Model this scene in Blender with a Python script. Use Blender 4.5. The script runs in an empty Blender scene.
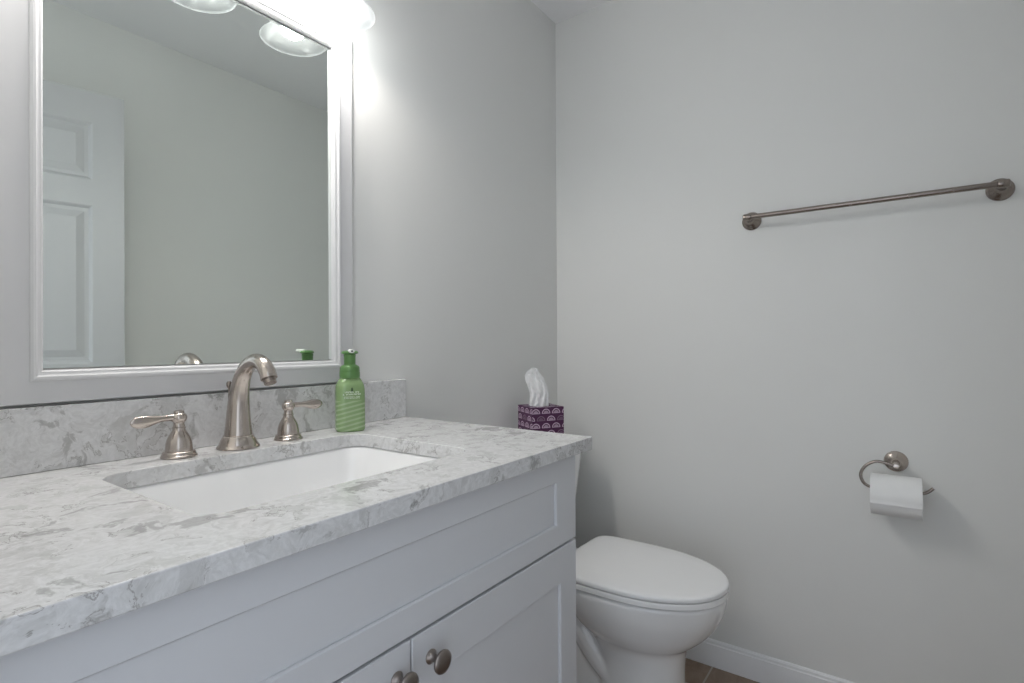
import bpy, bmesh, math, random
from mathutils import Vector, Matrix
random.seed(7)
C = bpy.context.scene
PI = math.pi

# ---------------------------------------------------------------- camera
CAM = (-1.9213, -1.1445, 1.1142)
cam_data = bpy.data.cameras.new('camera')
cam = bpy.data.objects.new('camera', cam_data)
C.collection.objects.link(cam)
C.camera = cam
cam_data.sensor_width = 36.0
cam_data.lens = 539.0146 / 1024 * 36.0
cam_data.clip_start = 0.01
_yaw, _pitch, _roll = math.radians(35.5663), math.radians(0.2458), math.radians(-0.2901)
_F = Vector((math.cos(_yaw)*math.cos(_pitch), math.sin(_yaw)*math.cos(_pitch), math.sin(_pitch)))
_R = _F.cross(Vector((0, 0, 1))).normalized()
_U = _R.cross(_F)
_R2 = _R*math.cos(_roll) + _U*math.sin(_roll)
_U2 = -_R*math.sin(_roll) + _U*math.cos(_roll)
_m = Matrix((_R2, _U2, -_F)).transposed().to_4x4()
_m.translation = Vector(CAM)
cam.matrix_world = _m

# ---------------------------------------------------------------- world, exposure
w = bpy.data.worlds.new('world')
C.world = w
w.use_nodes = True
w.node_tree.nodes['Background'].inputs['Color'].default_value = (0.82, 0.90, 1.0, 1)
w.node_tree.nodes['Background'].inputs['Strength'].default_value = 1.45
C.view_settings.view_transform = 'Standard'
C.view_settings.look = 'None'
C.view_settings.gamma = 1.0
C.view_settings.exposure = 0.0
C.view_settings.use_curve_mapping = False
BULB_POWER = 208.0

# ---------------------------------------------------------------- material helpers
class NT:
    def __init__(s, name):
        s.m = bpy.data.materials.new(name)
        s.m.use_nodes = True
        s.t = s.m.node_tree
        s.b = s.t.nodes['Principled BSDF']
        s.out = s.t.nodes['Material Output']
    def n(s, kind, **kw):
        x = s.t.nodes.new(kind)
        for k, v in kw.items():
            setattr(x, k, v)
        return x
    def link(s, a, b):
        s.t.links.new(a, b)
    def put(s, sock, v):
        if hasattr(v, 'node'):
            s.link(v, sock)
        else:
            sock.default_value = v
    def math(s, op, a, b=None, c=None):
        x = s.n('ShaderNodeMath', operation=op)
        s.put(x.inputs[0], a)
        if b is not None: s.put(x.inputs[1], b)
        if c is not None: s.put(x.inputs[2], c)
        return x.outputs[0]
    def mix(s, f, a, b):
        x = s.n('ShaderNodeMix', data_type='RGBA')
        s.put(x.inputs[0], f); s.put(x.inputs[6], a); s.put(x.inputs[7], b)
        return x.outputs[2]
    def noise(s, vec, scale, detail=3, rough=.5, dist=0):
        x = s.n('ShaderNodeTexNoise')
        s.link(vec, x.inputs['Vector'])
        x.inputs['Scale'].default_value = scale
        x.inputs['Detail'].default_value = detail
        x.inputs['Roughness'].default_value = rough
        x.inputs['Distortion'].default_value = dist
        return x.outputs['Fac']
    def ramp(s, f, a, b):
        x = s.n('ShaderNodeMapRange', interpolation_type='SMOOTHSTEP')
        s.put(x.inputs[0], f)
        x.inputs[1].default_value = a; x.inputs[2].default_value = b
        return x.outputs[0]
    def pos(s, which='Object'):
        return s.n('ShaderNodeTexCoord').outputs[which]
    def bump(s, h, strength=.1, dist=.001):
        x = s.n('ShaderNodeBump')
        x.inputs['Strength'].default_value = strength
        x.inputs['Distance'].default_value = dist
        s.link(h, x.inputs['Height'])
        s.link(x.outputs[0], s.b.inputs['Normal'])

def c4(c): return (c[0], c[1], c[2], 1)

def plain(name, col, rough=.5, metal=0, spec=.5, coat=0, var=.03, vscale=30, bump=0, bscale=200):
    k = NT(name)
    f = k.noise(k.pos(), vscale, 3)
    k.put(k.b.inputs['Base Color'], k.mix(f, c4([x*(1-var) for x in col]), c4([min(1, x*(1+var)) for x in col])))
    k.b.inputs['Roughness'].default_value = rough
    k.b.inputs['Metallic'].default_value = metal
    k.b.inputs['Specular IOR Level'].default_value = spec
    k.b.inputs['Coat Weight'].default_value = coat
    if bump:
        k.bump(k.noise(k.pos(), bscale, 2), bump, .0006)
    return k.m

def quartz():
    k = NT('quartz')
    p = k.pos()
    warp = k.n('ShaderNodeTexNoise'); warp.inputs['Scale'].default_value = 16; warp.inputs['Detail'].default_value = 3
    k.link(p, warp.inputs['Vector'])
    ad = k.n('ShaderNodeVectorMath', operation='MULTIPLY_ADD')
    k.link(warp.outputs['Color'], ad.inputs[0]); ad.inputs[1].default_value = (.07, .07, .07); k.link(p, ad.inputs[2])
    v = ad.outputs[0]
    big = k.noise(v, 17, 7, .64)
    soft = k.noise(v, 42, 5, .62, .6)
    fine = k.noise(v, 110, 4, .65)
    patch = k.ramp(big, .545, .60)
    patch2 = k.ramp(soft, .55, .63)
    # thin outlines round the patches
    edge = k.math('ABSOLUTE', k.math('SUBTRACT', big, .55))
    edge = k.math('SUBTRACT', 1.0, k.ramp(edge, .0, .017))
    mask = k.ramp(k.noise(v, 14, 2), .42, .55)
    edge = k.math('MULTIPLY', edge, mask)
    col = k.mix(k.ramp(fine, .3, .7), (.63, .63, .63, 1), (.75, .75, .755, 1))
    col = k.mix(k.math('MULTIPLY', patch, .34), col, (.43, .43, .42, 1))
    col = k.mix(k.math('MULTIPLY', patch2, .24), col, (.42, .41, .40, 1))
    col = k.mix(k.math('MULTIPLY', edge, .72), col, (.24, .228, .215, 1))
    blot = k.ramp(k.noise(v, 12, 6, .66, .4), .57, .62)
    col = k.mix(k.math('MULTIPLY', blot, .5), col, (.23, .222, .215, 1))
    k.put(k.b.inputs['Base Color'], col)
    k.b.inputs['Roughness'].default_value = .16
    return k.m

def floor_tile():
    k = NT('brown_floor_tile')
    p = k.pos()
    sep = k.n('ShaderNodeSeparateXYZ'); k.link(p, sep.inputs[0])
    x, y = sep.outputs[0], sep.outputs[1]
    T = .305
    def cell(v, off):
        return k.math('FRACT', k.math('DIVIDE', k.math('ADD', v, off), T))
    def dist(fr):
        return k.math('MULTIPLY', k.math('MINIMUM', fr, k.math('SUBTRACT', 1.0, fr)), T)
    d = k.math('MINIMUM', dist(cell(x, 3.20)), dist(cell(y, 10*T + .62)))
    g = k.math('LESS_THAN', d, .0028)
    n1 = k.noise(p, 7, 6, .65, .8); n2 = k.noise(p, 60, 4)
    col = k.mix(k.ramp(n1, .35, .65), (.22, .145, .10, 1), (.36, .26, .19, 1))
    col = k.mix(k.math('MULTIPLY', n2, .35), col, (.25, .2, .16, 1))
    k.put(k.b.inputs['Base Color'], k.mix(g, col, (.46, .41, .35, 1)))
    k.b.inputs['Roughness'].default_value = .42
    k.bump(k.math('SUBTRACT', 1.0, g), .4, .002)
    return k.m

def brushed(name, col, rough):
    k = NT(name)
    f = k.noise(k.pos(), 60, 3)
    k.put(k.b.inputs['Base Color'], k.mix(f, c4([x*.93 for x in col]), c4(col)))
    k.put(k.b.inputs['Roughness'], k.math('MULTIPLY_ADD', f, .08, rough - .04))
    k.b.inputs['Metallic'].default_value = 1
    k.b.inputs['Anisotropic'].default_value = .35
    return k.m

def mirror_glass():
    k = NT('mirror_glass')
    f = k.noise(k.pos(), 2, 1)
    k.put(k.b.inputs['Base Color'], k.mix(f, (.85, .895, .86, 1), (.86, .905, .87, 1)))
    k.b.inputs['Metallic'].default_value = 1
    k.b.inputs['Roughness'].default_value = 0.0
    return k.m

def shade_glass():
    k = NT('seeded_shade_glass')
    t = k.n('ShaderNodeBsdfTransparent'); t.inputs[0].default_value = (.80, .82, .83, 1)
    d = k.n('ShaderNodeBsdfTranslucent'); d.inputs[0].default_value = (.95, .96, .97, 1)
    df = k.n('ShaderNodeBsdfDiffuse'); df.inputs[0].default_value = (.9, .91, .92, 1)
    g = k.n('ShaderNodeBsdfGlossy'); g.inputs['Roughness'].default_value = .15
    m0 = k.n('ShaderNodeMixShader'); m0.inputs[0].default_value = .5
    k.link(d.outputs[0], m0.inputs[1]); k.link(df.outputs[0], m0.inputs[2])
    m1 = k.n('ShaderNodeMixShader')
    f = k.noise(k.pos(), 28, 4, .6, .5)
    sep = k.n('ShaderNodeSeparateXYZ'); k.link(k.pos(), sep.inputs[0])
    rim = k.math('SUBTRACT', 1.0, k.ramp(sep.outputs[2], .0005, .003))        # rolled, thicker lip
    k.put(m1.inputs[0], k.math('MULTIPLY_ADD', rim, .05, k.math('MULTIPLY_ADD', k.ramp(f, .45, .7), .035, .032)))
    k.link(t.outputs[0], m1.inputs[1]); k.link(m0.outputs[0], m1.inputs[2])
    m2 = k.n('ShaderNodeMixShader')
    lw = k.n('ShaderNodeLayerWeight'); lw.inputs[0].default_value = .25
    k.put(m2.inputs[0], k.math('MULTIPLY', lw.outputs['Facing'], .12))
    k.link(m1.outputs[0], m2.inputs[1]); k.link(g.outputs[0], m2.inputs[2])
    k.link(m2.outputs[0], k.out.inputs[0])
    return k.m

def bulb_mat():
    k = NT('lit_bulb')
    k.b.inputs['Base Color'].default_value = (1, 1, 1, 1)
    k.b.inputs['Emission Color'].default_value = (1.0, .965, .93, 1)
    sep = k.n('ShaderNodeSeparateXYZ'); k.link(k.pos(), sep.inputs[0])
    # LED bulb: brightest at the tip, weaker round the sides, the neck is plain white plastic
    side = k.math('SUBTRACT', 1.0, k.ramp(sep.outputs[2], .014, .040))
    lit = k.math('MULTIPLY', k.math('LESS_THAN', sep.outputs[2], .060), k.math('MULTIPLY_ADD', side, .78, .22))
    k.put(k.b.inputs['Emission Strength'], k.math('MULTIPLY', lit, BULB_POWER))
    return k.m

def fan_paper():
    """dark purple card printed with rows of pale scallop fans (UVs in metres)"""
    k = NT('purple_fan_print')
    sep = k.n('ShaderNodeSeparateXYZ'); k.link(k.pos('UV'), sep.inputs[0])
    u, v = sep.outputs[0], sep.outputs[1]
    cw, rh = .0385, .0245
    row = k.math('FLOOR', k.math('DIVIDE', v, rh))
    odd = k.math('MODULO', k.math('ABSOLUTE', row), 2.0)
    fy = k.math('SUBTRACT', k.math('MULTIPLY', k.math('FRACT', k.math('DIVIDE', v, rh)), rh), .004)
    uu = k.math('DIVIDE', k.math('MULTIPLY_ADD', odd, cw*.5, u), cw)
    col_i = k.math('FLOOR', uu)
    fx = k.math('MULTIPLY', k.math('SUBTRACT', k.math('FRACT', uu), .5), cw)
    r = k.math('SQRT', k.math('ADD', k.math('MULTIPLY', fx, fx), k.math('MULTIPLY', fy, fy)))
    up = k.math('GREATER_THAN', fy, 0.0)
    def ring(a, b):
        return k.math('MULTIPLY', k.math('GREATER_THAN', r, a), k.math('LESS_THAN', r, b))
    rings = k.math('ADD', ring(.0125, .0158), k.math('MULTIPLY', ring(.0, .0095), .6))
    base = k.math('MULTIPLY', k.math('LESS_THAN', k.math('ABSOLUTE', fy), .0009), k.math('LESS_THAN', k.math('ABSOLUTE', fx), .0158))
    rings = k.math('MAXIMUM', k.math('MULTIPLY', rings, up), base)
    dim = k.math('MULTIPLY', odd, k.math('MODULO', k.math('ABSOLUTE', col_i), 2.0))
    f = k.math('MULTIPLY', rings, k.math('MULTIPLY_ADD', dim, -.72, 1.0))
    k.put(k.b.inputs['Base Color'], k.mix(f, (.070, .012, .062, 1), (.66, .50, .64, 1)))
    k.b.inputs['Roughness'].default_value = .5
    return k.m

M = {}
M['wall'] = plain('grey_wall_paint', (.81, .812, .795), .5, var=.012, vscale=4, bump=.08, bscale=350, spec=.4)
M['ceiling'] = plain('ceiling_paint', (.92, .92, .93), .7, var=.01, vscale=4)
M['trim'] = plain('white_trim_paint', (.88, .88, .89), .3, var=.01)
M['frame'] = plain('white_frame_paint', (.66, .66, .67), .32, var=.012, vscale=12)
M['cabinet'] = plain('white_cabinet_paint', (.67, .68, .705), .32, var=.01)
M['dark_gap'] = plain('cabinet_inside', (.25, .25, .26), .7)
M['china'] = plain('white_china', (.92, .92, .92), .08, coat=.3, var=.008)
M['seat'] = plain('white_seat_plastic', (.96, .96, .96), .16, var=.008)
M['quartz'] = quartz()
M['floor'] = floor_tile()
M['nickel'] = brushed('brushed_nickel', (.55, .49, .445), .20)
M['dark_nickel'] = brushed('dark_brushed_nickel', (.33, .285, .255), .26)
M['knob'] = brushed('dark_knob_metal', (.30, .265, .245), .3)
M['mirror'] = mirror_glass()
M['shade'] = shade_glass()
M['bulb'] = bulb_mat()
M['fan'] = fan_paper()
M['tissue'] = plain('white_tissue', (.90, .905, .91), .9, var=.03, bump=.2, bscale=60)
M['paper'] = plain('toilet_paper', (.91, .91, .905), .95, var=.02, bump=.35, bscale=260)
M['card'] = plain('grey_card', (.50, .43, .36), .9)
M['door'] = plain('white_door_paint', (.56, .56, .57), .4, var=.012)
M['cap'] = plain('green_pump_plastic', (.105, .235, .07), .3, var=.05)
M['print'] = plain('pale_print', (.80, .88, .74), .6)
M['tree_print'] = plain('dark_green_print', (.03, .08, .02), .6)
M['nozzle'] = plain('white_nozzle_plastic', (.85, .86, .82), .35)
M['hole'] = plain('black_hole', (.03, .03, .03), .6)
k = NT('green_soap_bottle')
sep = k.n('ShaderNodeSeparateXYZ'); k.link(k.pos(), sep.inputs[0])
diag = k.math('SUBTRACT', sep.outputs[2], k.math('MULTIPLY', k.math('SUBTRACT', sep.outputs[0], k.math('MULTIPLY', sep.outputs[1], .6)), .22))
st = k.ramp(k.math('SINE', k.math('MULTIPLY', diag, 2*PI/.0105)), -.1, .6)
low = k.math('LESS_THAN', sep.outputs[2], .072)
k.put(k.b.inputs['Base Color'], k.mix(k.math('MULTIPLY', k.math('MULTIPLY', st, low), .85), (.235, .36, .155, 1), (.38, .50, .30, 1)))
k.b.inputs['Roughness'].default_value = .2
k.b.inputs['Coat Weight'].default_value = .5
M['bottle'] = k.m

# ---------------------------------------------------------------- mesh helpers
def smooth(me, angle=40):
    for p in me.polygons: p.use_smooth = True
    me.set_sharp_from_angle(angle=math.radians(angle))

def obj(name, bm, mat, parent=None, sm=40, bevel=0, seg=2, loc=None):
    bmesh.ops.recalc_face_normals(bm, faces=bm.faces)
    me = bpy.data.meshes.new(name)
    bm.to_mesh(me); bm.free()
    mats = mat if isinstance(mat, list) else [mat]
    for m in mats: me.materials.append(M[m] if isinstance(m, str) else m)
    o = bpy.data.objects.new(name, me)
    C.collection.objects.link(o)
    if sm: smooth(me, sm)
    if bevel:
        b = o.modifiers.new('bevel', 'BEVEL'); b.width = bevel; b.segments = seg
        b.limit_method = 'ANGLE'; b.angle_limit = math.radians(35); b.harden_normals = True
    if parent is not None: o.parent = parent
    if loc: o.location = loc
    return o

def tag(o, label, cat, group=None):
    o['label'] = label; o['category'] = cat
    if group: o['group'] = group
    return o
def thing(name, label, cat, loc=(0, 0, 0), rz=0, group=None):
    o = bpy.data.objects.new(name, None)
    C.collection.objects.link(o)
    o.empty_display_size = .05
    o.location = loc; o.rotation_euler = (0, 0, rz)
    return tag(o, label, cat, group)
def struct(o):
    o['kind'] = 'structure'; return o

def box(bm, x0, x1, y0, y1, z0, z1):
    v = [bm.verts.new((x, y, z)) for x in (x0, x1) for y in (y0, y1) for z in (z0, z1)]
    for f in ((0,1,3,2),(4,6,7,5),(0,4,5,1),(2,3,7,6),(0,2,6,4),(1,5,7,3)):
        bm.faces.new([v[i] for i in f])
    return v

def loft(bm, rings, cap0=True, cap1=True, closed=True):
    """rings: lists of equal length of coordinates; consecutive rings are bridged"""
    R = [[bm.verts.new(p) for p in r] for r in rings]
    n = len(R[0])
    for a, b in zip(R, R[1:]):
        for i in range(n if closed else n-1):
            j = (i+1) % n
            bm.faces.new((a[i], a[j], b[j], b[i]))
    if cap0: bm.faces.new(R[0][::-1])
    if cap1: bm.faces.new(R[-1])
    return R

def circle(c, r, axis='z', n=32, ph=0):
    out = []
    for i in range(n):
        a = 2*PI*i/n + ph
        u, v = r*math.cos(a), r*math.sin(a)
        if axis == 'z': out.append((c[0]+u, c[1]+v, c[2]))
        elif axis == 'x': out.append((c[0], c[1]+u, c[2]+v))
        else: out.append((c[0]+v, c[1], c[2]+u))
    return out

def lathe(bm, prof, origin=(0, 0, 0), axis='z', n=32, cap0=True, cap1=True):
    """prof: [(radius, distance along axis)]"""
    rings = []
    for r, h in prof:
        c = list(origin); c['xyz'.index(axis)] += h
        rings.append(circle(c, max(r, 1e-5), axis, n))
    return loft(bm, rings, cap0, cap1)

def spline(pts, n=8):
    """Catmull-Rom through pts (tuples of any length)"""
    out = []
    P = [pts[0]] + list(pts) + [pts[-1]]
    for i in range(1, len(P)-2):
        for k in range(n):
            t = k/n
            out.append(tuple(.5*((2*b) + (-a+c)*t + (2*a-5*b+4*c-d)*t*t + (-a+3*b-3*c+d)*t**3)
                             for a, b, c, d in zip(P[i-1], P[i], P[i+1], P[i+2])))
    out.append(tuple(pts[-1]))
    return out

def tube(bm, pts, radii, n=20, cap=True, squash=None):
    """swept tube along 3D pts; radii number or list; squash: (list of scale of side axis)"""
    P = [Vector(p) for p in pts]
    if not isinstance(radii, (list, tuple)): radii = [radii]*len(P)
    T = [(P[min(i+1, len(P)-1)] - P[max(i-1, 0)]).normalized() for i in range(len(P))]
    up = Vector((0, 0, 1)) if abs(T[0].z) < .9 else Vector((1, 0, 0))
    s = T[0].cross(up).normalized()
    rings = []
    for i, p in enumerate(P):
        s = (s - T[i]*s.dot(T[i])).normalized()
        b = T[i].cross(s)
        q = squash[i] if squash else 1
        rings.append([tuple(p + s*radii[i]*q*math.cos(2*PI*j/n) + b*radii[i]*math.sin(2*PI*j/n)) for j in range(n)])
    return loft(bm, rings, cap, cap)

def rrect(cx, cy, hx, hy, r, z, n=6):
    """rounded rectangle, counter-clockwise"""
    out = []
    for sx, sy, a0 in ((1, 1, 0), (-1, 1, 90), (-1, -1, 180), (1, -1, 270)):
        for i in range(n+1):
            a = math.radians(a0 + 90*i/n)
            out.append((cx + sx*(hx-r) + r*math.cos(a), cy + sy*(hy-r) + r*math.sin(a), z))
    return out

def frame_sweep(bm, x0, x1, z0, z1, prof):
    """mitred rectangular frame in the XZ plane; prof = [(inset, y)] closed section"""
    rings = []
    for ins, y in prof:
        rings.append([(x0+ins, y, z0+ins), (x1-ins, y, z0+ins), (x1-ins, y, z1-ins), (x0+ins, y, z1-ins)])
    R = [[bm.verts.new(p) for p in r] for r in rings]
    m = len(R)
    for a in range(m):
        b = (a+1) % m
        for i in range(4):
            j = (i+1) % 4
            bm.faces.new((R[a][i], R[a][j], R[b][j], R[b][i]))

# ================================================================ THE ROOM
H = 2.44
XW = -1.896          # inside face of the doorway wall
YR = -1.4936         # wall opposite the mirror
DY0, DY1, DZ = -1.440, -.650, 2.085   # doorway

bm = bmesh.new(); box(bm, -2.9, .1, YR-.1, .1, -.06, 0); struct(obj('floor', bm, 'floor', sm=0))
bm = bmesh.new(); box(bm, XW-.11, .1, YR-.1, .1, H, H+.05); struct(obj('ceiling', bm, 'ceiling', sm=0))
bm = bmesh.new(); box(bm, XW-.11, .1, 0, .1, 0, H); struct(obj('wall_left', bm, 'wall', sm=0))
bm = bmesh.new(); box(bm, 0, .1, YR, 0, 0, H); struct(obj('wall_back', bm, 'wall', sm=0))
bm = bmesh.new(); box(bm, XW-.11, .1, YR-.1, YR, 0, H); struct(obj('wall_right', bm, 'wall', sm=0))
bm = bmesh.new()
box(bm, XW-.11, XW, DY1, 0, 0, H); box(bm, XW-.11, XW, YR, DY0, 0, H); box(bm, XW-.11, XW, DY0, DY1, DZ, H)
struct(obj('wall_front', bm, 'wall', sm=0))

# baseboards: moulded section swept along each wall
SEC = [(0, 0), (.0125, 0), (.0125, .062), (.0105, .068), (.0105, .073), (.0075, .076), (.0065, .083), (.003, .088), (0, .089)]
def baseboard(name, a, b, nrm):
    bm = bmesh.new()
    r = lambda p: [(p[0]+nrm[0]*d, p[1]+nrm[1]*d, z+.0005) for d, z in SEC]
    loft(bm, [r(a), r(b)])
    struct(obj(name, bm, 'trim', sm=25))
baseboard('baseboard_back', (-.0003, 0), (-.0003, YR), (-1, 0))
baseboard('baseboard_left', (-.88, -.0003), (-.014, -.0003), (0, -1))
baseboard('baseboard_right', (-.014, YR+.0003), (XW+.01, YR+.0003), (0, 1))

# the open six-panel door, seen in the mirror
def make_door():
    hinge = Vector((-1.849, -1.4365, 0)); L, T, DH = .765, .034, 2.066
    ang = math.radians(10.8)
    root = bpy.data.objects.new('door_1', None); C.collection.objects.link(root); struct(root)
    root.location = hinge; root.rotation_euler = (0, 0, ang)
    # stiles and rails with real recesses and raised fields
    bm = bmesh.new()
    xs = [(.105, .328), (.437, .668)]
    zs = [(.245, .87), (1.05, 1.640), (1.735, 1.950)]
    z0 = .008
    core = T*.35
    yf, yb = 0, -T
    box(bm, 0, L, yb+.010, yf-.010, z0, DH)
    cutsx = [0, xs[0][0], xs[0][1], xs[1][0], xs[1][1], L]
    cutsz = [z0, zs[0][0], zs[0][1], zs[1][0], zs[1][1], zs[2][0], zs[2][1], DH]
    for i in range(0, 6, 2): box(bm, cutsx[i], cutsx[i+1], yb, yf, z0, DH)
    for c in ((xs[0][0], xs[0][1]), (xs[1][0], xs[1][1])):
        for i in range(0, 8, 2): box(bm, c[0], c[1], yb, yf, cutsz[i], cutsz[i+1])
    leaf = obj('door_leaf', bm, 'door', root, sm=0)
    for (a, b) in xs:
        for (c, d) in zs:
            bm = bmesh.new()
            for s, y in ((1, yf), (-1, yb)):
                def rr(i, dy): return [(a+i, y-s*dy, c+i), (b-i, y-s*dy, c+i), (b-i, y-s*dy, d-i), (a+i, y-s*dy, d-i)]
                loft(bm, [rr(0, .0102), rr(0, .0005), rr(.005, .003), rr(.012, .0095), rr(.024, .0095), rr(.048, .0025), rr(.049, .0022)])
            p = obj('door_panel', bm, 'door', root, sm=0)
make_door()

# ================================================================ VANITY
CX, SX = -1.3776, -1.3665          # cabinet centre, sink centre
ZC, TH = .911, .0285
VX0, VX1 = XW+.006, -.8615
CF = -.5600                          # carcass front
vanity = thing('vanity_cabinet', 'white shaker vanity cabinet with two doors under the grey quartz countertop', 'cabinet', (CX, -.28, 0))
def VL(bm):  # build in world coordinates, then shift to the empty's frame
    bmesh.ops.translate(bm, verts=bm.verts, vec=(-CX, .28, 0)); return bm
CX0, CX1 = -1.862, -.8955
bm = bmesh.new()
t = .018
box(bm, CX0, CX0+t, CF, -.004, .0, ZC-TH-.001)
box(bm, CX1-t, CX1, CF, -.004, .0, ZC-TH-.001)
box(bm, CX0+t, CX1-t, CF, -.004, .10, .118)
box(bm, CX0+t, CX1-t, -.016, -.004, .118, ZC-TH-.001)
box(bm, CX0+t, CX1-t, CF, CF+.02, ZC-TH-.03, ZC-TH-.001)
box(bm, CX0+t, CX1-t, CF, CF+.02, .675, .715)
box(bm, CX0+t, CX1-t, CF+.06, CF+.072, .0, .10)
obj('cabinet_body', VL(bm), 'cabinet', vanity, sm=0)

def shaker(x0, x1, z0, z1, rail_t, rail_b, stile, depth=.0185, rec=.006):
    bm = bmesh.new()
    yb, yf = CF-.0005, CF-depth
    a = [(x0, z0), (x1, z0), (x1, z1), (x0, z1)]
    i = [(x0+stile, z0+rail_b), (x1-stile, z0+rail_b), (x1-stile, z1-rail_t), (x0+stile, z1-rail_t)]
    b = .0025
    i2 = [(i[0][0]+b, i[0][1]+b), (i[1][0]-b, i[1][1]+b), (i[2][0]-b, i[2][1]-b), (i[3][0]+b, i[3][1]-b)]
    ring = lambda q, y: [(p[0], y, p[1]) for p in q]
    e = .0015
    ae = [(x0+e, z0+e), (x1-e, z0+e), (x1-e, z1-e), (x0+e, z1-e)]
    loft(bm, [ring(a, yb), ring(a, yf+e), ring(ae, yf), ring(i, yf), ring(i2, yf+b), ring(i2, yf+rec)])
    return VL(bm)
dr = obj('drawer_front', shaker(CX0+.001, CX1-.001, .6985, ZC-TH-.007, .044, .043, .078), 'cabinet', vanity, sm=0)
def knob(x, z, parent):
    bm = bmesh.new()
    y = CF-.0185
    prof = [(.0105, 0), (.0108, .0015), (.0088, .0035), (.0058, .006), (.0055, .011), (.0075, .0155),
            (.013, .0195), (.0168, .0225), (.0172, .0245), (.0162, .0268), (.0105, .0286), (0, .0292)]
    prof = [(r, -h) for r, h in prof]
    lathe(bm, prof, (x, y, z), 'y', 32)
    o = obj('knob', VL(bm), 'knob', parent, sm=50)
    return o
SPLIT = -1.3795
for a, b, kx in ((CX0+.001, SPLIT-.0013, SPLIT-.0285), (SPLIT+.0013, CX1-.001, SPLIT+.0385)):
    d = obj('door', shaker(a, b, .112, .6935, .072, .072, .0635), 'cabinet', vanity, sm=0)
    kn = knob(kx, .6515, d)
    kn['label'] = 'dark brushed nickel mushroom knob'

# countertop with a real opening
bm = bmesh.new()
HX0, HX1, HY0, HY1 = -1.6165, -1.1195, -.4790, -.1275
hole = rrect((HX0+HX1)/2, (HY0+HY1)/2, (HX1-HX0)/2, (HY1-HY0)/2, .042, ZC, 8)
outer = [(VX0, -.6014, ZC), (VX1, -.6014, ZC), (VX1, -.002, ZC), (VX0, -.002, ZC)]
ov = [bm.verts.new(p) for p in outer]; hv = [bm.verts.new(p) for p in hole]
ed = [bm.edges.new((ov[i], ov[(i+1) % 4])) for i in range(4)] + [bm.edges.new((hv[i], hv[(i+1) % len(hv)])) for i in range(len(hv))]
bmesh.ops.triangle_fill(bm, use_beauty=True, use_dissolve=False, edges=ed)
g = bmesh.ops.extrude_face_region(bm, geom=list(bm.faces))
bmesh.ops.translate(bm, verts=[v for v in g['geom'] if isinstance(v, bmesh.types.BMVert)], vec=(0, 0, -TH))
top = obj('countertop', bm, 'quartz', sm=30, bevel=.0022)
tag(top, 'white and grey veined quartz countertop with the sink opening, on the vanity cabinet', 'countertop')
bm = bmesh.new(); box(bm, VX0, VX1, -.0205, -.0015, ZC+.0004, ZC+.1057)
bs = obj('backsplash', bm, 'quartz', sm=30, bevel=.0015)
tag(bs, 'low grey veined quartz backsplash strip standing on the countertop below the mirror', 'backsplash')

# sink: undermount basin with thickness, drain
sink = thing('undermount_sink', 'white rectangular undermount sink basin below the countertop opening', 'sink', ((HX0+HX1)/2, (HY0+HY1)/2, ZC-TH))
bm = bmesh.new()
hx, hy = (HX1-HX0)/2, (HY1-HY0)/2
z0 = -.0006
R = [rrect(0, 0, hx+.022, hy+.022, .05, z0, 8), rrect(0, 0, hx+.003, hy+.003, .045, z0, 8), rrect(0, 0, hx-.001, hy-.001, .045, z0-.006, 8),
     rrect(0, 0, hx-.008, hy-.006, .05, -.05, 8), rrect(0, 0, hx-.020, hy-.014, .055, -.098, 8),
     rrect(0, 0, hx-.045, hy-.032, .06, -.124, 8), rrect(0, 0, hx-.10, hy-.075, .06, -.134, 8), rrect(0, 0, .03, .028, .024, -.139, 8),
     rrect(0, 0, .03, .028, .024, -.150, 8), rrect(0, 0, hx-.10, hy-.075, .06, -.146, 8), rrect(0, 0, hx-.035, hy-.022, .06, -.136, 8),
     rrect(0, 0, hx-.010, hy-.004, .055, -.10, 8), rrect(0, 0, hx+.004, hy+.006, .05, -.02, 8), rrect(0, 0, hx+.022, hy+.022, .05, -.012, 8)]
Rv = loft(bm, R, False, False)
n = len(Rv[0])
for i in range(n): bm.faces.new((Rv[-1][i], Rv[-1][(i+1) % n], Rv[0][(i+1) % n], Rv[0][i]))
obj('basin', bm, 'china', sink, sm=60)
bm = bmesh.new(); lathe(bm, [(.022, -.1385), (.031, -.1370), (.030, -.1350), (.020, -.1365), (.019, -.139), (.017, -.135), (.010, -.1325), (0, -.132)], (0, 0, 0), 'z', 32)
obj('drain', bm, 'nickel', sink)

# ================================================================ FAUCET
FX, FY = -1.3655, -.0765
Z0 = ZC + .0004
fa = thing('sink_faucet', 'tall curved brushed nickel faucet spout behind the sink', 'faucet', (FX, FY, Z0))
bm = bmesh.new()
lathe(bm, [(.0385, 0), (.0395, .0015), (.0385, .0035), (.0365, .005), (.0345, .009), (.0315, .0165), (.0285, .0215), (.0275, .0235), (.0278, .0245), (.026, .0255)], n=40)
obj('base_flange', bm, 'nickel', fa, sm=35)
pth = [(0, .000, .024, .0262), (0, -.0005, .045, .0235), (0, -.001, .072, .0212), (0, -.0035, .100, .0190), (0, -.0095, .125, .0170),
       (0, -.0210, .1465, .0152), (0, -.0400, .1640, .0144), (0, -.0640, .1725, .0140), (0, -.0880, .1680, .0142), (0, -.1045, .1540, .0146), (0, -.1120, .1400, .0150)]
sp = spline(pth, 6)
bm = bmesh.new(); tube(bm, [q[:3] for q in sp], [q[3] for q in sp], 32)
obj('spout', bm, 'nickel', fa, sm=50)
bm = bmesh.new()
d = Vector((0, -.0075, -.014)).normalized(); a = Vector((0, -.1118, .1402))
tube(bm, [a, a+d*.002, a+d*.0022, a+d*.010, a+d*.0102, a+d*.008], [.0125, .0125, .0112, .0112, .0085, .0085], 28)
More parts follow.
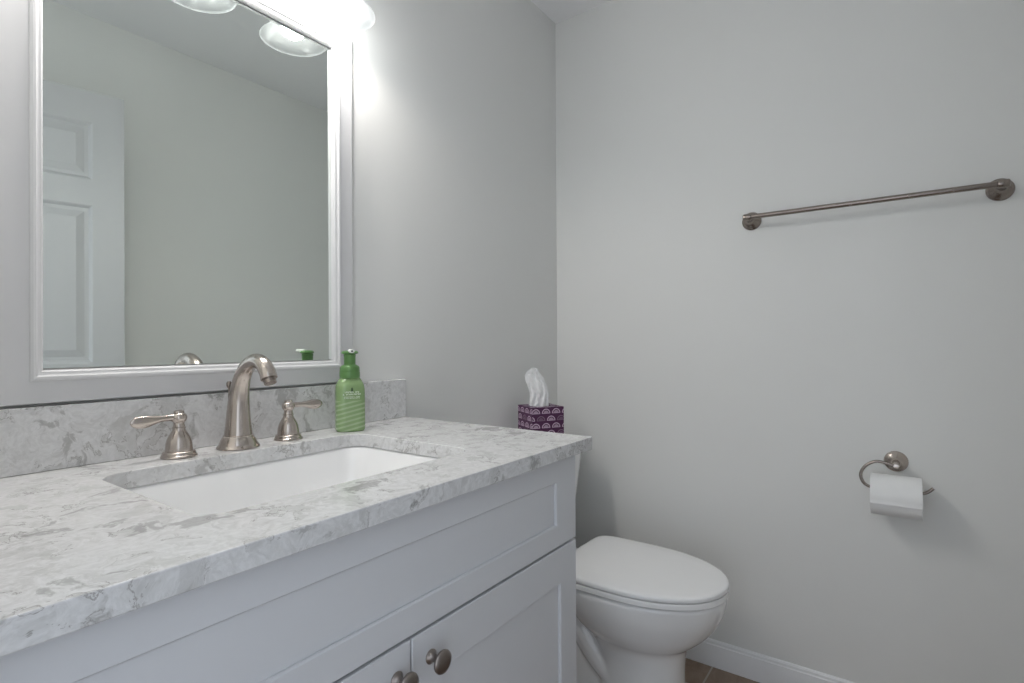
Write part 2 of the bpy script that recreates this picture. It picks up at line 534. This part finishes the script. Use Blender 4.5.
obj('aerator', bm, 'dark_nickel', fa, sm=35)
bm = bmesh.new()
lathe(bm, [(.0022, .012), (.0022, .116), (.0042, .118), (.0052, .122), (.0050, .127), (.003, .1295), (0, .130)], (0, .0355, 0), 'z', 16)
obj('lift_rod', bm, 'dark_nickel', fa)

def handle(x, y, side, label):
    root = thing('faucet_handle', label, 'faucet handle', (x, y, Z0))
    bm = bmesh.new()
    lathe(bm, [(.0290, 0), (.0298, .0012), (.0290, .003), (.0272, .0045), (.0265, .0085), (.0250, .0105), (.0225, .0115)], n=36)
    obj('base_flange', bm, 'nickel', root, sm=35)
    bm = bmesh.new()
    pr = spline([(.0222, .0110), (.0218, .018), (.0208, .026), (.0185, .034), (.0145, .042), (.0112, .0475), (.0100, .052)], 4)
    pr += [(.0112, .0522), (.0112, .0538), (.0098, .0545), (.0088, .060), (.0092, .064), (.0098, .0655)]
    lathe(bm, pr, n=36)
    obj('handle_body', bm, 'nickel', root, sm=35)
    bm = bmesh.new()
    lathe(bm, [(.0098, .0630), (.0122, .0655), (.0134, .0700), (.0126, .0755), (.0105, .0785), (.0085, .0795), (.0088, .0808), (.0078, .0835), (.0045, .0850), (0, .0853)], n=32)
    obj('hub', bm, 'nickel', root, sm=35)
    bm = bmesh.new()
    # x distance, z, radius(vertical), side squash
    L = spline([(.006, .0725, .0070, 1), (.018, .0725, .0058, 1), (.030, .0722, .0058, 1), (.042, .0712, .0078, .85),
                (.054, .0702, .0105, .62), (.065, .0700, .0108, .5), (.074, .0704, .0080, .45), (.0795, .0710, .0026, .5)], 5)
    tube(bm, [(side*q[0], -.0 - .10*max(0, q[0]-.01), q[1]) for q in L], [max(q[2], .0004) for q in L], 24, squash=[q[3] for q in L])
    obj('lever', bm, 'nickel', root, sm=60)
handle(-1.4735, -.0745, -1, 'brushed nickel lever handle left of the faucet spout, pointing left')
handle(-1.2560, -.0745, 1, 'brushed nickel lever handle between the faucet spout and the green soap bottle')

# ================================================================ SOAP BOTTLE
bx, by = -1.1060, -.0885
soap = thing('soap_bottle', 'green foaming hand soap pump bottle at the right end of the backsplash', 'soap bottle', (bx, by, Z0), math.radians(-27))
bm = bmesh.new()
def ell(hx, hy, z, e=3.2, n=40):
    out = []
    for i in range(n):
        a = 2*PI*i/n; c, s = math.cos(a), math.sin(a)
        out.append((hx*math.copysign(abs(c)**(2/e), c), hy*math.copysign(abs(s)**(2/e), s), z))
    return out
prof = spline([(.0305, .0, 3.6), (.0330, .0035, 3.6), (.0336, .012, 3.6), (.0336, .05, 3.6), (.0335, .090, 3.4), (.0320, .106, 3.0), (.0280, .1165, 2.5), (.0245, .1220, 2.2), (.0225, .1250, 2)], 4)
loft(bm, [ell(r, r*.80 if e > 2.1 else r*.9, z, e) for r, z, e in prof])
obj('bottle_body', bm, 'bottle', soap, sm=50)
# collar, neck, head
bm = bmesh.new()
lathe(bm, [(.0222, .1245), (.0235, .1255), (.0235, .137), (.0229, .1382), (.0232, .1395), (.0226, .1485), (.0205, .1520), (.0165, .1545), (.0145, .156)], n=36)
obj('pump_collar', bm, 'cap', soap, sm=35)
bm = bmesh.new()
lathe(bm, [(.0133, .155), (.0136, .174), (.0140, .175), (.0140, .1795), (.0120, .181), (0, .1815)], n=28)
obj('pump_neck', bm, 'cap', soap, sm=35)
bm = bmesh.new()
def orr(hx, hy, z, cy): return [(p[0], p[1]+cy, p[2]) for p in ell(hx, hy, z, 2.4, 32)]
loft(bm, [orr(.0160, .0115, .1805, 0), orr(.0195, .0145, .1825, -.001), orr(.0195, .0145, .1843, -.001), orr(.0175, .0130, .1872, -.001), orr(.011, .009, .1888, 0)])
obj('pump_head', bm, 'cap', soap, sm=40)
bm = bmesh.new()
loft(bm, [[(px*w, y, .1875+pz*h) for px, pz in [(math.cos(2*PI*i/20), math.sin(2*PI*i/20)) for i in range(20)]] for y, w, h in
          ((-.006, .0065, .0048), (-.024, .0062, .0046), (-.0285, .0060, .0042), (-.029, .0056, .0038))])
nz = obj('nozzle', bm, 'nozzle', soap, sm=40)
nz['label'] = 'white spout nozzle'
bm = bmesh.new(); lathe(bm, [(.0022, -.0291), (.0022, -.0296), (0, -.0296)], (0, 0, .1875), 'y', 12)
obj('nozzle_hole', bm, 'hole', nz)
# label print: little tree and four short text rows, following the rounded front
def front_y(x, z):
    r = .0336; ry = r*.8; e = 3.6
    t = min(.999, abs(x)/r)
    return -ry*(1-t**e)**(1/e) - .0004
bm = bmesh.new()
zt = .0905
for a, b, c in ((.0005, .0035, .0038), (-.0022, .0012, .0046), (-.005, -.001, .0052)):
    zc_ = .086
    v = [bm.verts.new((x, front_y(x, 0)+.0012, zc_+z)) for x, z in ((-b*0-.0028+(a*0), a), (.0028, a), (0, c))]
    w_ = [bm.verts.new((q.co.x, q.co.y-.0008, q.co.z)) for q in v]
    bm.faces.new(v); bm.faces.new(w_)
    for i in range(3): bm.faces.new((v[i], v[(i+1) % 3], w_[(i+1) % 3], w_[i]))
box(bm, -.0005, .0005, front_y(0, 0)+.0004, front_y(0, 0)+.0012, .0790, .0815)
bmesh.ops.translate(bm, verts=bm.verts, vec=(0, -.0008, .0135))
obj('tree_emblem', bm, 'tree_print', soap, sm=0)
bm = bmesh.new()
rows = [(.0905, .0036, 'xxxxxxx xxx', .0030), (.0855, .0034, 'x xxxxxxxxxx', .0034), (.0805, .0020, 'xxxxxxxx xxx', .0030), (.0773, .0020, 'xxxxxxxxxxx', .0032)]
for z, h, s, cw in rows:
    n = len(s)
    for i, ch in enumerate(s):
        if ch == ' ': continue
        x = (i - (n-1)/2)*cw
        y = front_y(x, z)
        box(bm, x-cw*.34, x-cw*.10, y, y+.0006, z, z+h)
        if i % 2: box(bm, x-cw*.34, x+cw*.3, y, y+.0006, z+h*.78, z+h)
        else: box(bm, x-cw*.34, x+cw*.3, y, y+.0006, z, z+h*.22)
        if i % 3: box(bm, x+cw*.08, x+cw*.3, y, y+.0006, z+h*.2, z+h*.9)
obj('label_print', bm, 'print', soap, sm=0)

# ================================================================ MIRROR
MX0, MX1, MZ0, MZ1 = -1.7055, -1.0430, 1.0218, 1.9030
mir = thing('wall_mirror', 'large rectangular wall mirror in a white moulded frame above the backsplash', 'mirror', ((MX0+MX1)/2, 0, MZ0))
off = Vector((-(MX0+MX1)/2, 0, -MZ0))
bm = bmesh.new()
frame_sweep(bm, MX0, MX1, MZ0, MZ1, [(.002, -.001), (0, -.003), (0, -.0190), (.0012, -.0200), (.0350, -.0205), (.0362, -.0228), (.0395, -.0245), (.0430, -.0238),
                                     (.0455, -.0200), (.0480, -.0188), (.0505, -.0185), (.0535, -.0150), (.0515, -.0140), (.0530, -.0128), (.0532, -.0046), (.047, -.0046), (.047, -.001)])
bmesh.ops.translate(bm, verts=bm.verts, vec=off)
obj('mirror_frame', bm, 'frame', mir, sm=25)
bm = bmesh.new(); box(bm, MX0+.050, MX1-.050, -.0042, -.0012, MZ0+.056, MZ1-.056)
bmesh.ops.translate(bm, verts=bm.verts, vec=off)
obj('mirror_glass', bm, 'mirror', mir, sm=0)

# ================================================================ VANITY LIGHT
LXS = [-1.1360, -1.3683, -1.6006]; LY, LZ = -.0975, 1.8835
vl = thing('vanity_light', 'three-bulb vanity light with bell glass shades on the wall above the mirror', 'wall light', (LXS[1], 0, LZ))
ox = LXS[1]
bm = bmesh.new()
loft(bm, [[(p[0], y, p[1]+.215) for p in [(q[0], q[1]) for q in rrect(0, 0, hx_, .038-d, .02, 0, 5)]] for hx_, y, d in ((.30, -.001, 0), (.30, -.014, 0), (.294, -.020, .005), (.285, -.022, .012))])
obj('back_plate', bm, 'nickel', vl, sm=35)
for lx in LXS:
    x = lx-ox
    bm = bmesh.new()
    pts = spline([(x, -.020, .215), (x, -.05, .222), (x, -.085, .214), (x, LY, .185), (x, LY, .160)], 5)
    tube(bm, pts, .007, 16)
    lathe(bm, [(.012, .172), (.026, .165), (.028, .135), (.030, .118), (.026, .117)], (x, LY, 0), 'z', 28)
    obj('arm', bm, 'nickel', vl, sm=40)
    # bell glass shade, open at the bottom
    pr = spline([(.0290, .1165), (.0300, .104), (.0350, .080), (.0440, .054), (.0530, .034), (.0620, .018), (.0720, .006), (.0785, .0005)], 4)
    inn = [(r-.0028, z-.0006) for r, z in pr[::-1]]
    full = pr + [(.0789, -.0010), (.0775, -.0018)] + inn
    bm = bmesh.new()
    rings = [circle((x, LY, z), r, 'z', 48) for r, z in full]
    RV = loft(bm, rings, False, False)
    for i in range(48): bm.faces.new((RV[-1][i], RV[-1][(i+1) % 48], RV[0][(i+1) % 48], RV[0][i]))
    sh = obj('lamp_shade', bm, 'shade', vl, sm=60)
    bm = bmesh.new()
    bp = spline([(.0002, .0030), (.0100, .0048), (.0200, .0110), (.0275, .0210), (.0298, .0330), (.0275, .0460), (.0210, .0600), (.0160, .0730), (.0135, .0850)], 4)
    lathe(bm, bp, (x, LY, 0), 'z', 28)
    obj('bulb', bm, 'bulb', vl, sm=60)
    bm = bmesh.new(); lathe(bm, [(.0138, .0845), (.0145, .087), (.0145, .118)], (x, LY, 0), 'z', 24)
    obj('bulb_socket', bm, 'nozzle', vl)

# ================================================================ TOILET
TX = -.380
toi = thing('toilet', 'white two-piece toilet with closed lid between the vanity and the far wall', 'toilet', (TX, 0, 0))
def egg(z, yb, yf, hw, e=2.0, n=44, bk=2.6):
    """elongated outline, back at yb, front tip at yf (negative y), widest towards the back"""
    yc = yb + (yf-yb)*.44
    out = []
    for i in range(n):
        a = 2*PI*i/n; c, s = math.cos(a), math.sin(a)
        if s < 0:
            ex = e; L = yc-yf
        else:
            ex = bk; L = yb-yc
        out.append((hw*math.copysign(abs(c)**(2/ex), c), yc + L*math.copysign(abs(s)**(2/ex), s), z))
    return out
bm = bmesh.new()
rows = spline([(.000, -.38, -.656, .112, 2.8), (.012, -.38, -.656, .112, 2.8), (.05, -.39, -.644, .104, 2.6), (.12, -.395, -.638, .102, 2.5), (.19, -.395, -.640, .104, 2.4), (.240, -.375, -.651, .114, 2.2),
               (.266, -.355, -.680, .136, 2.1), (.292, -.325, -.708, .155, 2.05), (.325, -.30, -.733, .169, 2.0), (.358, -.28, -.750, .179, 2.0), (.398, -.262, -.7590, .185, 2.0), (.410, -.262, -.757, .184, 2.0)], 4)
loft(bm, [egg(z, a, b, h, e) for z, a, b, h, e in rows])
# trapway: goes up behind the bowl and over, down to the floor
pts = spline([(0, -.50, .105), (0, -.44, .140), (0, -.385, .188), (0, -.335, .250), (0, -.285, .292), (0, -.235, .280), (0, -.205, .21), (0, -.21, .12), (0, -.25, .05), (0, -.27, .02)], 6)
tube(bm, pts, .056, 24, squash=[1.75]*len(pts))
# ridge running from the rim round under the bowl
# deck under the tank and rear foot
loft(bm, [rrect(0, -.15, .115, .115, .03, z, 5) for z in (.335, .408)])
loft(bm, [rrect(0, -.36, hw, hl, .05, z, 5) for hw, hl, z in ((.112, .225, .0), (.112, .225, .02), (.098, .21, .045), (.06, .19, .06))])
loft(bm, [rrect(0, -.27, .075, .15, .03, z, 5) for z in (.03, .36)])
bowl = obj('bowl', bm, 'china', toi, sm=0)
rm = bowl.modifiers.new('remesh', 'REMESH'); rm.mode = 'VOXEL'; rm.voxel_size = .0055; rm.use_smooth_shade = True
sm_ = bowl.modifiers.new('smooth', 'SMOOTH'); sm_.factor = .5; sm_.iterations = 14
# seat ring
bm = bmesh.new()
def eg(z, ins, **k): return egg(z, -.292-ins*.4, -.7625+ins, .1870-ins, 2.1, 96, 8.0)
def ege(z, g): return egg(z, -.36, -.665, .115+g, 2.1, 96, 2.4)
Rv = loft(bm, [ege(.413, 0), eg(.4115, .010), eg(.4125, .004), eg(.4150, .0005), eg(.4270, .0005), eg(.4290, .002), eg(.4295, .007), ege(.4288, 0)], False, False)
for i in range(96): bm.faces.new((Rv[-1][i], Rv[-1][(i+1) % 96], Rv[0][(i+1) % 96], Rv[0][i]))
obj('seat', bm, 'seat', toi, sm=33)
bm = bmesh.new()
loft(bm, [eg(.4320, .012), eg(.4320, .003), eg(.4332, .0008), eg(.4405, .0), eg(.4432, .0007), eg(.4452, .0024), eg(.4466, .0050), eg(.4475, .0085), eg(.4484, .015), eg(.4500, .05), eg(.4508, .10), eg(.4510, .15)])
obj('lid', bm, 'seat', toi, sm=33)
for s in (-1, 1):
    bm = bmesh.new()
    box(bm, s*.075-.022, s*.075+.022, -.298, -.270, .409, .4315)
    obj('hinge', bm, 'seat', toi, sm=30, bevel=.005, seg=3)
# tank: tapered body, lid, lever
bm = bmesh.new()
rows = spline([(.155, .080, .412), (.168, .088, .425), (.176, .091, .50), (.195, .094, .58), (.216, .098, .68), (.224, .100, .742)], 4)
loft(bm, [rrect(0, -.0125-.1, a, b, .045, z, 8) for a, b, z in rows])
obj('tank', bm, 'china', toi, sm=50)
bm = bmesh.new()
loft(bm, [rrect(0, -.0125-.1, a, b, .045, z, 8) for a, b, z in ((.222, .099, .743), (.233, .108, .745), (.235, .110, .750), (.235, .110, .762), (.231, .106, .768), (.222, .098, .7702))])
obj('tank_lid', bm, 'china', toi, sm=40)
bm = bmesh.new()
lathe(bm, [(.014, 0), (.014, -.004), (.008, -.008), (.007, -.016)], (-.16, -.211, .695), 'y', 20)
tube(bm, [(-.165, -.228, .696), (-.13, -.229, .694), (-.09, -.230, .688)], [.007, .0055, .007], 14)
obj('flush_lever', bm, 'nickel', toi)

# ================================================================ TISSUE BOX ON THE TANK
tb = thing('tissue_box', 'purple cube tissue box with pale fan print on the toilet tank', 'tissue box', (-.3240, -.124, .7712), math.radians(-31.5))
S, HB = .120, .126
bm = bmesh.new()
h = S/2
uvl = bm.loops.layers.uv.new('UVMap')
def uvface(vs, uvs):
    f = bm.faces.new(vs)
    for l, uv in zip(f.loops, uvs): l[uvl].uv = uv
cs = [(-h, -h), (h, -h), (h, h), (-h, h)]
lo = [bm.verts.new((x, y, 0)) for x, y in cs]; hi = [bm.verts.new((x, y, HB)) for x, y in cs]
for i in range(4):
    j = (i+1) % 4
    uvface([lo[i], lo[j], hi[j], hi[i]], [(i*S+.006, -.004), (i*S+S+.006, -.004), (i*S+S+.006, HB-.004), (i*S+.006, HB-.004)])
# top with an oval opening, sides going down inside
N = 24
ov = [bm.verts.new((.036*math.cos(2*PI*i/N), .028*math.sin(2*PI*i/N), HB)) for i in range(N)]
dv = [bm.verts.new((.036*math.cos(2*PI*i/N), .028*math.sin(2*PI*i/N), HB-.03)) for i in range(N)]
for q in range(4):
    # corner q sits at angle -135 + 90q
    i0 = (int(N*(-135+90*q)/360)) % N
    for s in range(N//4):
        a, b = (i0+s) % N, (i0+s+1) % N
        A = hi[q] if s < N//8 else hi[(q+1) % 4]
        uvface([A, ov[b], ov[a]], [(v.co.x, v.co.y) for v in (A, ov[b], ov[a])])
        if s == N//8 - 1:
            uvface([hi[q], hi[(q+1) % 4], ov[b]], [(v.co.x, v.co.y) for v in (hi[q], hi[(q+1) % 4], ov[b])])
for i in range(N):
    j = (i+1) % N
    uvface([ov[i], ov[j], dv[j], dv[i]], [(.05, .05)]*4)
uvface(lo[::-1], [(0, 0)]*4); uvface(dv, [(.05, .05)]*4)
obj('box_body', bm, 'fan', tb, sm=0)
# the pulled-up tissue: folded sheet, built along the view-facing width of the box
bm = bmesh.new()
cols = 30
ctr = spline([(-.040, .026, .0), (-.039, .028, .020), (-.036, .028, .04), (-.038, .026, .062), (-.046, .018, .088), (-.053, .008, .110), (-.049, -.005, .126), (-.034, -.012, .137), (-.028, -.019, .140), (-.0245, -.0235, .1408)], 4)
def fold(t, k):  # closed pleated outline; t in [0,1)
    a = 2*PI*t
    return math.cos(a), math.sin(a)*(1 + .5*math.sin(5*a+k*2.0) + .4*math.sin(9*a - k*3))
rings = []
for i, (xl, xr, z) in enumerate(ctr):
    c, hw = (xl+xr)/2, (xr-xl)/2
    dep = .016*(1-.62*z/.14)
    ring = []
    for j in range(cols*2):
        a, b = fold(j/(cols*2), z*22)
        wob = .0018*math.sin(j*1.7+z*160) + .0012*math.sin(j*.9-z*240)
        ring.append((c+hw*a+wob, dep*b+wob, HB - .012 + z*1.0 + .004*math.sin(3*PI*2*j/(cols*2))*(z/.12)))
    rings.append(ring)
loft(bm, rings)
ts = obj('tissue', bm, 'tissue', tb, sm=70)
ts.rotation_euler = (0, 0, math.radians(-25))

# ================================================================ TOWEL BAR
ty0, ty1, tz, tx = -.7535, -1.3690, 1.5170, -.072
tbar = thing('towel_bar', 'dark brushed nickel towel bar fixed high on the far wall', 'towel bar', (0, (ty0+ty1)/2, tz))
my = (ty0+ty1)/2
bm = bmesh.new()
y0, y1 = ty0-my, ty1-my
lathe(bm, [(.0078, y1-.001), (.0078, y0+.001)], (tx, 0, 0), 'y', 24)
obj('bar', bm, 'dark_nickel', tbar)
for yy in (y0, y1):
    s = 1 if yy > 0 else -1
    bm = bmesh.new()
    pr = [(.0295, -.0005), (.0300, -.003), (.0290, -.006), (.0262, -.0075), (.0245, -.0105), (.0215, -.0135), (.0150, -.0185), (.0105, -.0260), (.0088, -.0380), (.0085, -.0620)]
    lathe(bm, pr, (0, yy, 0), 'x', 32)
    lathe(bm, [(.0070, -.014*s), (.0102, -.0125*s), (.0112, -.010*s), (.0108, .007*s), (.0100, .010*s), (.0060, .0125*s), (0, .0130*s)], (tx, yy, 0), 'y', 28)
    obj('mounting_post', bm, 'dark_nickel', tbar, sm=35)

# ================================================================ TOILET PAPER
hld = thing('toilet_paper_holder', 'brushed nickel open-arm toilet paper holder on the far wall', 'toilet paper holder', (0, -1.139, .768))
bm = bmesh.new()
lathe(bm, [(.0290, -.0005), (.0298, -.0030), (.0290, -.0055), (.0265, -.0075), (.0225, -.0100), (.0150, -.0145), (.0095, -.0200), (.0075, -.0300), (.0070, -.0800), (.0060, -.0835), (0, -.0840)], (0, 0, 0), 'x', 32)
obj('wall_flange', bm, 'nickel', hld, sm=35)
bm = bmesh.new()
q = [(-1.139, .768), (-1.120, .7725), (-1.095, .7760), (-1.0745, .7660), (-1.0610, .7500), (-1.0560, .7320), (-1.0615, .7135), (-1.0745, .7035), (-1.092, .7008), (-1.13, .7008), (-1.170, .7008), (-1.198, .7015), (-1.211, .7080), (-1.221, .7180)]
sp = spline([(-.077, a+1.139, b-.768) for a, b in q], 6)
tube(bm, sp, .0042, 16)
obj('arm', bm, 'dark_nickel', hld, sm=50)

rl = thing('toilet_paper_roll', 'white toilet paper roll hanging on the nickel holder arm', 'toilet paper', (-.077, -1.138, .6848))
W2, RR = .0585, .0558
bm = bmesh.new()
n = 48
def rg(y, r): return circle((0, y, 0), r, 'y', n)
Rv = loft(bm, [rg(-W2, .0205), rg(-W2, RR-.0015), rg(-W2+.0015, RR), rg(W2-.0015, RR), rg(W2, RR-.0015), rg(W2, .0205)], False, False)
for i in range(n): bm.faces.new((Rv[-1][i], Rv[-1][(i+1) % n], Rv[0][(i+1) % n], Rv[0][i]))
obj('paper_roll', bm, 'paper', rl, sm=40)
bm = bmesh.new()
Rv = loft(bm, [rg(-W2, .0204), rg(-W2, .0192), rg(W2, .0192), rg(W2, .0204)], False, False)
for i in range(n): bm.faces.new((Rv[-1][i], Rv[-1][(i+1) % n], Rv[0][(i+1) % n], Rv[0][i]))
obj('cardboard_core', bm, 'card', rl, sm=40)
# loose outer sheet coming over the front
bm = bmesh.new()
sec = []
for i in range(19):
    a = math.radians(80 + i*6.0)          # from the top over the front (-x side)
    sec.append((RR+.0006, a))
P_ = [(r*math.cos(a), r*math.sin(a)) for r, a in sec]
x_, z_ = P_[-1]
P_ += [(x_ - .0012, z_ - .006)]
inner = [(x*(1-.0008/RR)+.0000, z*(1-.0008/RR)) for x, z in P_][::-1]
prof = P_ + inner
loft(bm, [[(x, -W2+.0008, z) for x, z in prof], [(x, W2-.0008, z) for x, z in prof]])
obj('loose_sheet', bm, 'paper', rl, sm=40)
